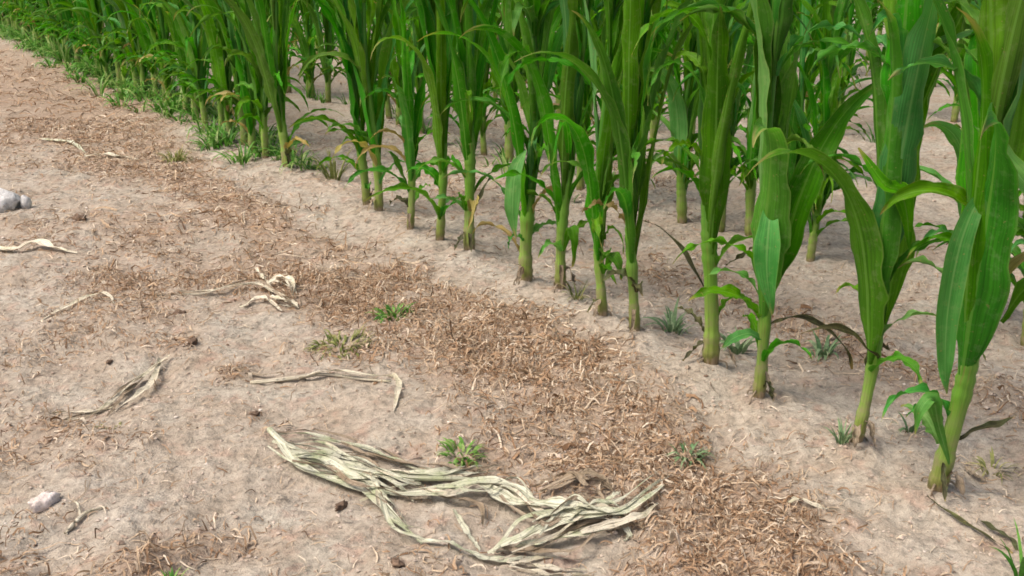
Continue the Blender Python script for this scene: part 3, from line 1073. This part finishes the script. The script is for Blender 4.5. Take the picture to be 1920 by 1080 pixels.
# green weeds under the far part of the front row, one mass
def tuft_geo(cx, cy, n, h, spread, seed, wid=.004, tone=(.5, .2), flop=.6, npt=6):
    rg = np.random.default_rng(seed)
    a = rg.uniform(0, 6.283, n)
    r0 = spread * .3 * np.sqrt(rg.random(n))
    x0 = cx + np.cos(a) * r0
    y0 = cy + np.sin(a) * r0
    z0 = ground_h(x0, y0) - .003
    L = h * rg.uniform(.5, 1.15, n)
    th0 = rg.uniform(.05, .5, n)
    th1 = th0 + flop * rg.uniform(.6, 2.6, n)
    s = np.linspace(0, 1, npt)
    th = th0[:, None] + (th1 - th0)[:, None] * s[None] ** 1.4
    ds = L[:, None] / (npt - 1)
    rr = np.concatenate([np.zeros((n, 1)), np.cumsum(np.sin(th[:, 1:]) * ds, 1)], 1)
    zz = np.concatenate([np.zeros((n, 1)), np.cumsum(np.cos(th[:, 1:]) * ds, 1)], 1)
    b = a + rg.uniform(-.5, .5, n)
    X = x0[:, None] + np.cos(b)[:, None] * rr
    Y = y0[:, None] + np.sin(b)[:, None] * rr
    Z = np.maximum(z0[:, None] + zz, ground_h(X, Y) + .001 * (s[None] > 0) - .004 * (s[None] == 0))
    w = wid * rg.uniform(.6, 1.3, n)[:, None] * (np.minimum(1, .5 + 2 * s[None]) * (1 - s[None] ** 2.2) + .03)
    sx = -np.sin(b)[:, None] * np.ones_like(w)
    sy = np.cos(b)[:, None] * np.ones_like(w)
    A = np.stack([X + sx * w / 2, Y + sy * w / 2, Z], -1)
    B = np.stack([X - sx * w / 2, Y - sy * w / 2, Z + .15 * w], -1)
    V = np.stack([A, B], 2).reshape(-1, 3)
    b0 = (np.arange(n) * npt * 2)[:, None] + (np.arange(npt - 1) * 2)[None]
    F = np.stack([b0, b0 + 1, b0 + 3, b0 + 2], -1).reshape(-1, 4)
    T = np.repeat(np.clip(rg.normal(tone[0], tone[1], n), 0, 1), npt * 2)
    return V, F, T


WR = random.Random(21)
mass = []
for i in range(300):
    t = t_of(560, 335, 0) + WR.random() ** .9 * 8.0
    off = WR.gauss(.02, .075)
    p = ROW_C + ROW_D * t + ROW_N * off
    mass.append(tuft_geo(p.x, p.y, WR.randint(10, 20), WR.uniform(.07, .22) * (.5 + .5 * min(1, (t + .4) / 2.5)), .12, 900 + i, .010 + .0008 * t, (.66, .24), 1.1))
for i in range(60):
    t = WR.uniform(-.6, 5)
    k = WR.choice([1, 1, 2, 2, 3])
    p = ROW_C + ROW_D * t + ROW_N * (ROW_GAP * k + WR.gauss(0, .1))
    mass.append(tuft_geo(p.x, p.y, WR.randint(8, 14), WR.uniform(.05, .14), .08, 1300 + i, .008, (.6, .2)))
join_stuff('weed_grass', mass, M_GRASS, 'green grassy weeds crowding the foot of the far front row', 'weeds')


# ------------------------------------------------------------------ single weeds
def weed(px, py, n, h, spread, seed, mat, label, wid=.004, tone=(.5, .2), flop=.7, name='grass_tuft', cat='weed'):
    g = ground_at(px, py)
    V, F, T = tuft_geo(g.x, g.y, n, h, spread, seed, wid, tone, flop)
    z = gz(g.x, g.y)
    V = V - np.array([[g.x, g.y, z]])
    o = link(name, mesh_np(name, V, F, colors={'tone': T}), mat, loc=(g.x, g.y, z))
    tag(o, label, cat, 'single weeds on the ground')
    return o


weed(740, 600, 60, .050, .10, 31, M_GRASS, 'dark green weed tuft at the left edge of the dead grass strip', .0065, (.5, .25), 1.4)
weed(640, 655, 110, .045, .22, 32, M_YGRASS, 'yellow-green grass tuft just left of the dark green weed', .005, (.45, .25), 1.5)
weed(868, 850, 60, .038, .10, 33, M_GRASS, 'bright green weed tuft right behind the withered maize plant', .006, (.82, .15), 1.4)
weed(1290, 850, 30, .045, .07, 34, M_BROAD, 'grey-green weed tuft at the right edge of the dead grass strip', .006, (.5, .25), 1.3)
weed(330, 300, 60, .09, .12, 35, M_YGRASS, 'yellowing grass tuft near the far end of the bare ground', .006, (.45, .25), 1.0)
weed(320, 1082, 22, .030, .04, 36, M_GRASS, 'small green weed cut by the bottom edge of the picture', .004, (.7, .2), 1.0)
weed(1578, 838, 24, .07, .03, 37, M_BROAD, 'thin weed at the left foot of the second maize plant', .004, (.5, .25), .5)
weed(1385, 665, 22, .085, .06, 38, M_BROAD, 'blue-green weed between the third and fourth maize stalks', .010, (.5, .25), .8)
weed(1262, 622, 24, .075, .07, 39, M_BROAD, 'blue-green weed between the fourth and fifth maize stalks', .009, (.5, .25), .8)
weed(1545, 660, 22, .07, .08, 40, M_BROAD, 'green weed behind the second and third maize stalks', .009, (.4, .25), 1.1)
weed(1862, 862, 26, .05, .06, 41, M_YGRASS, 'yellowish weed right of the nearest maize stalk', .004, (.6, .25), 1.1)
weed(1080, 575, 20, .06, .05, 42, M_YGRASS, 'yellow-green weed at the foot of the seventh maize plant', .005, (.4, .25), .8)
weed(625, 345, 40, .14, .08, 43, M_YGRASS, 'yellow-green weed between the lone plant and the touching pair', .007, (.3, .25), .7)
weed(1920, 1075, 14, .10, .04, 44, M_GRASS, 'green blades at the bottom right corner of the picture', .007, (.6, .2), .7)
weed(205, 800, 30, .012, .09, 45, M_YGRASS, 'flat pale green seedlings left of the withered maize plant', .003, (.8, .2), 1.6)
weed(1705, 800, 14, .05, .04, 46, M_BROAD, 'small weed between the two nearest maize stalks', .006, (.4, .2), .9)


# ------------------------------------------------------------------ dry leaves and stalks on the soil
def gpt(px, py, lift=.006):
    g = ground_at(px, py)
    # a raised point is seen over a spot a little nearer the camera
    lift = lift * .8
    k = lift / CAM_H
    x, y = g.x * (1 - k), g.y * (1 - k)
    return Vector((x, y, gz(x, y) + lift))


def lying(name, pieces, label, cat, group=None, seed=0):
    """pieces: (part name, pixel path with lifts, width, material, options)"""
    allp = [gpt(*q) for pc in pieces for q in pc[1]]
    c = sum(allp, Vector()) / len(allp)
    c.z = gz(c.x, c.y)
    single = len(pieces) == 1
    root = None if single else empty(name, c)
    for i, (pn, path, W, mat, opt) in enumerate(pieces):
        pts = [gpt(*q) - c for q in path]
        opt = dict(opt)
        if opt.pop('tube', False):
            me = tube_mesh(pts, [W / 2, W / 2 * 1.05, W / 2 * .8, W / 2 * .5], 8, 18, name=pn, rough=.12, seed=seed + i)
        else:
            opt.setdefault('crumple', .5)
            opt.setdefault('cup', .5)
            if not single and W > .018:          # frayed into strips that lie side by side
                rs = random.Random(seed * 91 + i)
                for q in range(3):
                    sh = [p + Vector((rs.uniform(-.3, .3) * W, rs.uniform(-1.25, 1.25) * W, rs.uniform(-.002, .003))) for p in pts]
                    cut = sh[rs.choice([0, 0, 1]):] if len(sh) > 3 else sh
                    m2 = ribbon_mesh(cut, W * rs.uniform(.12, .34), seed * 53 + i * 3 + q, name=pn, cup=.6, crumple=.6, ripple=.002, ends=(.4, .05), roll=rs.uniform(-.5, .5))
                    link(pn, m2, rs.choice([mat, mat, M_DRY, M_BARK]), root)
                W *= .60
            opt.setdefault('ripple', .002)
            me = ribbon_mesh(pts, W, seed * 17 + i, name=pn, **opt)
        o = link(name if single else pn, me, mat, root)
        if single:
            o.location = c
            root = o
    tag(root, label, cat, group)
    return root


lying('withered_maize_plant', [
    ('stalk', [(505, 803, .018), (545, 835, .014), (640, 862, .012), (760, 880, .016), (880, 885, .02), (960, 900, .018)], .012, M_DRYG, {'tube': True}),
    ('leaf', [(520, 815, .022), (556, 862, .018), (620, 885, .012), (690, 900, .016), (730, 945, .014), (790, 1002, .008)], .040, M_DRYG, {'ends': (.5, .25), 'peak': .5}),
    ('leaf', [(510, 808, .024), (580, 812, .014), (690, 835, .012), (780, 862, .012), (870, 872, .012)], .022, M_DRYG, {'roll': .5}),
    ('leaf', [(560, 850, .016), (660, 858, .018), (740, 868, .02), (850, 872, .016), (930, 868, .012)], .026, M_DRYG, {'roll': -.3}),
    ('leaf', [(690, 895, .014), (760, 905, .016), (830, 900, .026), (900, 882, .035), (960, 895, .03), (1010, 925, .02)], .036, M_DRYG, {'ends': (.3, .4), 'peak': .6}),
    ('leaf', [(900, 890, .030), (960, 915, .028), (1030, 930, .024), (1100, 945, .022), (1160, 958, .018)], .060, M_DRYG, {'ends': (.5, .4), 'peak': .45, 'cup': .5}),
    ('leaf', [(915, 1015, .010), (970, 992, .022), (1040, 965, .026), (1110, 955, .026), (1180, 945, .024), (1245, 908, .012)], .046, M_DRYG, {'ends': (.3, .2), 'peak': .45, 'cup': .5}),
    ('leaf', [(930, 1012, .010), (1000, 1000, .014), (1080, 988, .02), (1150, 975, .022)], .034, M_DRYG, {'ends': (.3, .5), 'roll': .4}),
    ('leaf', [(780, 995, .008), (840, 1010, .008), (900, 1022, .008), (950, 1028, .006), (1010, 1022, .006)], .016, M_DRYG, {'roll': .3}),
    ('leaf', [(1010, 905, .012), (1060, 890, .022), (1110, 890, .02), (1150, 912, .01)], .036, M_BARK, {'ends': (.3, .3), 'cup': .5}),
    ('leaf', [(640, 868, .014), (690, 885, .02), (720, 915, .016), (735, 935, .006)], .026, M_DRYG, {}),
    ('leaf', [(530, 822, .020), (600, 830, .026), (680, 850, .018), (740, 878, .022), (790, 890, .010)], .024, M_DRYG, {'roll': .6}),
    ('leaf', [(545, 842, .026), (610, 852, .02), (660, 872, .026), (720, 880, .018), (770, 905, .008)], .030, M_DRYG, {'roll': -.5}),
    ('leaf', [(590, 845, .012), (680, 838, .014), (760, 856, .016), (840, 862, .014), (905, 876, .010)], .015, M_BARK, {'roll': .5}),
    ('leaf', [(700, 862, .020), (790, 872, .026), (860, 866, .020), (905, 858, .010)], .018, M_DRYG, {'roll': .3}),
    ('leaf', [(800, 905, .010), (850, 915, .020), (900, 930, .012), (905, 970, .006)], .012, M_BARK, {}),
    ('leaf', [(1000, 960, .030), (1070, 935, .036), (1130, 945, .03), (1190, 965, .012)], .030, M_DRYG, {'roll': .5}),
    ('leaf', [(1090, 985, .024), (1140, 968, .03), (1200, 960, .02), (1235, 935, .008)], .018, M_DRY, {'roll': -.4}),
    ('leaf', [(1130, 975, .012), (1185, 972, .016), (1215, 985, .006)], .014, M_BARK, {}),
    ('leaf', [(850, 940, .004), (880, 985, .008), (900, 1010, .008)], .010, M_DRYG, {}),
    ('leaf', [(1150, 958, .022), (1180, 985, .01), (1170, 1000, .006)], .010, M_DRYG, {}),
    ('leaf', [(1120, 935, .022), (1150, 920, .026), (1165, 912, .02)], .010, M_DRYG, {}),
    ('leaf', [(950, 1030, .006), (1020, 1042, .008), (1100, 1045, .005)], .024, M_DRY, {'roll': .4}),
], 'large withered grey-green maize plant lying on the soil in the foreground', 'dead plant', seed=3)

lying('dry_leaf_bundle', [
    ('leaf', [(318, 664, .012), (270, 690, .02), (230, 725, .014), (190, 755, .008), (120, 772, .004)], 0.0211, M_DRY, {}),
    ('leaf', [(300, 668, .014), (285, 700, .018), (260, 735, .014), (215, 765, .006)], 0.0147, M_DRY, {'roll': .4}),
    ('leaf', [(268, 695, .010), (232, 735, .012), (200, 778, .004)], 0.0105, M_BARK, {}),
    ('leaf', [(235, 745, .008), (190, 760, .006), (95, 762, .004)], 0.0084, M_DRY, {}),
], 'bundle of narrow pale dry leaf strips lying left of the long dry straw', 'dry leaves', 'dry leaves on the ground', 5)

lying('dry_straw', [
    ('stem', [(470, 712, .003), (540, 716, .006), (610, 706, .008), (680, 712, .007), (733, 722, .006)], 0.008, M_DRY, {'tube': True}),
    ('leaf', [(560, 712, .014), (620, 700, .018), (690, 706, .016), (735, 708, .008)], 0.0168, M_DRY, {'roll': .5}),
    ('leaf', [(735, 702, .006), (748, 722, .012), (745, 750, .008), (738, 778, .003)], 0.0126, M_DRY, {}),
    ('leaf', [(430, 690, .004), (475, 697, .006), (530, 698, .006)], 0.0084, M_BARK, {}),
], 'long pale dry straw with a hooked end, lying behind the withered maize plant', 'straw', 'dry leaves on the ground', 6)

lying('dry_leaf_tangle', [
    ('leaf', [(335, 548, .005), (390, 545, .012), (440, 533, .020), (490, 538, .018), (530, 560, .014), (552, 572, .006)], 0.0211, M_DRY, {'roll': .4}),
    ('leaf', [(450, 575, .004), (485, 556, .018), (505, 565, .016), (530, 588, .006)], 0.0158, M_DRY, {}),
    ('leaf', [(478, 498, .022), (492, 515, .018), (505, 530, .012)], 0.0105, M_DRY, {}),
    ('leaf', [(500, 535, .014), (520, 520, .026), (545, 532, .022), (556, 552, .008)], 0.0316, M_DRY, {'cup': .9}),
    ('leaf', [(505, 555, .012), (525, 562, .024), (548, 566, .018), (560, 578, .004)], 0.0316, M_DRY, {'cup': .9}),
    ('leaf', [(240, 550, .003), (290, 550, .006), (345, 552, .006)], 0.0084, M_BARK, {}),
], 'tangle of pale dry leaves with a dark hollow, beside the brown strip', 'dry leaves', 'dry leaves on the ground', 7)

lying('dry_leaf', [
    ('leaf', [(78, 598, .003), (120, 575, .008), (178, 546, .016), (205, 552, .014), (214, 570, .004)], 0.0137, M_DRY, {}),
], 'thin bent dry leaf strip left of the leaf tangle', 'dry leaf', 'dry leaves on the ground', 8)
lying('dry_leaf', [
    ('leaf', [(-15, 462, .006), (25, 473, .012), (70, 462, .020), (100, 472, .012), (145, 480, .003)], 0.0358, M_DRY, {'cup': .6}),
], 'crumpled pale dry leaf at the left edge below the white stone', 'dry leaf', 'dry leaves on the ground', 9)
lying('dry_leaf', [
    ('leaf', [(70, 262, .006), (115, 264, .014), (135, 268, .022), (160, 285, .006)], 0.0316, M_DRYG, {}),
], 'small curled dry leaf, left of two lying above the white stone', 'dry leaf', 'dry leaves on the ground', 10)
lying('dry_leaf', [
    ('leaf', [(158, 294, .010), (190, 290, .016), (225, 291, .012), (260, 296, .004)], 0.0253, M_DRY, {}),
], 'small flat dry leaf, right of two lying above the white stone', 'dry leaf', 'dry leaves on the ground', 11)
lying('dry_leaf', [
    ('leaf', [(20, 448, .004), (80, 448, .006), (105, 436, .010)], 0.0126, M_BARK, {}),
], 'narrow dark dry leaf just behind the crumpled pale leaf', 'dry leaf', 'dry leaves on the ground', 12)
lying('twig', [
    ('stem', [(122, 990, .003), (150, 960, .008), (170, 952, .008), (200, 948, .003)], .007, M_DRY, {'tube': True}),
    ('branch', [(150, 960, .008), (146, 945, .012), (138, 936, .004)], .004, M_DRY, {'tube': True}),
], 'small forked pale twig right of the pinkish stone', 'twig', 'dry leaves on the ground', 13)
lying('twig', [
    ('stem', [(1740, 925, .006), (1780, 945, .012), (1830, 975, .008), (1880, 1010, .006), (1900, 1030, .003)], .009, M_LEAF_DEAD, {'roll': .3}),
    ('leaf', [(1840, 962, .006), (1875, 985, .012), (1900, 1005, .006), (1912, 1035, .003)], .010, M_YGRASS and M_LEAF_DEAD, {}),
], 'dark dry leaf strip running from the nearest maize stalk to the right', 'dry leaf', 'dry leaves on the ground', 14)
lying('dry_leaf', [
    ('leaf', [(1810, 858, .006), (1835, 868, .010), (1855, 878, .004)], .014, M_BARK, {}),
], 'short dark dry leaf on the soil right of the nearest stalk', 'dry leaf', 'dry leaves on the ground', 15)
lying('dry_leaf', [
    ('leaf', [(1480, 925, .006), (1500, 918, .014), (1530, 935, .006), (1580, 945, .003)], .010, M_DRY, {}),
], 'thin curled dry leaf at the right edge of the brown strip', 'dry leaf', 'dry leaves on the ground', 16)


# ------------------------------------------------------------------ stones and clods
def rock(name, px, py, size, mat, label, cat, seed, rz=0., sub=3, rough=.18, group=None):
    import bmesh
    g = ground_at(px, py)
    bm = bmesh.new()
    bmesh.ops.create_icosphere(bm, subdivisions=sub, radius=1)
    rg = random.Random(seed)
    dirs = [(Vector((rg.gauss(0, 1), rg.gauss(0, 1), rg.gauss(0, 1))).normalized(), rg.uniform(.62, .92)) for _ in range(9)]
    ph = [rg.uniform(0, 6) for _ in range(3)]
    for v in bm.verts:
        for d, c in dirs:                       # flats, like a broken stone
            e = v.co.dot(d) - c
            if e > 0:
                v.co -= d * e * .85
        v.co *= 1 + rough * .35 * (math.sin(v.co.x * 5 + ph[0]) * math.sin(v.co.y * 6 + ph[1]) + .5 * math.sin(v.co.z * 11 + v.co.x * 9 + ph[2]))
        v.co = Vector((v.co.x * size[0] / 2, v.co.y * size[1] / 2, v.co.z * size[2] / 2))
    me = bpy.data.meshes.new(name)
    bm.to_mesh(me)
    bm.free()
    me.polygons.foreach_set('use_smooth', [True] * len(me.polygons))
    o = link(name, me, mat)
    o.location = (g.x, g.y, gz(g.x, g.y) + size[2] * .2)
    o.rotation_euler = (0, 0, rz)
    tag(o, label, cat, group)
    return o


rock('stone', 86, 942, (.060, .028, .032), M_STONE, 'pinkish-white stone lying alone at the lower left', 'stone', 5, 1.0, 3, .5)
rock('stone', 8, 392, (.115, .08, .095), M_STONE2, 'larger whitish stone at the left edge of the picture', 'stone', 2, .2, 3, .6)
rock('stone', 50, 390, (.035, .05, .07), M_STONE2, 'small white stone leaning on the larger one at the left edge', 'stone', 8, .5)
for px, py, sz, lab in [(338, 590, .035, 'dark clod below the tangle of dry leaves'),
                        (362, 648, .032, 'dark clod at the upper end of the dry leaf bundle'),
                        (205, 680, .018, 'small dark clod left of the dry leaf bundle'),
                        (477, 776, .018, 'small dark clod left of the withered maize plant tip'),
                        (895, 632, .020, 'dark clod at the far edge of the brown strip'),
                        (683, 664, .020, 'dark lump standing in for a dark hole right below the yellow-green tuft'),  # dark lump added in place of a dark hole in the soil
                        (640, 930, .026, 'dark clod under the first long leaf of the withered plant'),
                        (745, 1052, .022, 'dark clod near the bottom edge, below the withered plant'),
                        (150, 418, .05, 'dark flat clod right of the white stones')]:
    rock('soil_clod', px, py, (sz * 1.15, sz * .7, sz * .5), M_CLOD, lab, 'clod', int(px), px * .1, 3, .9, 'dark clods on the soil')
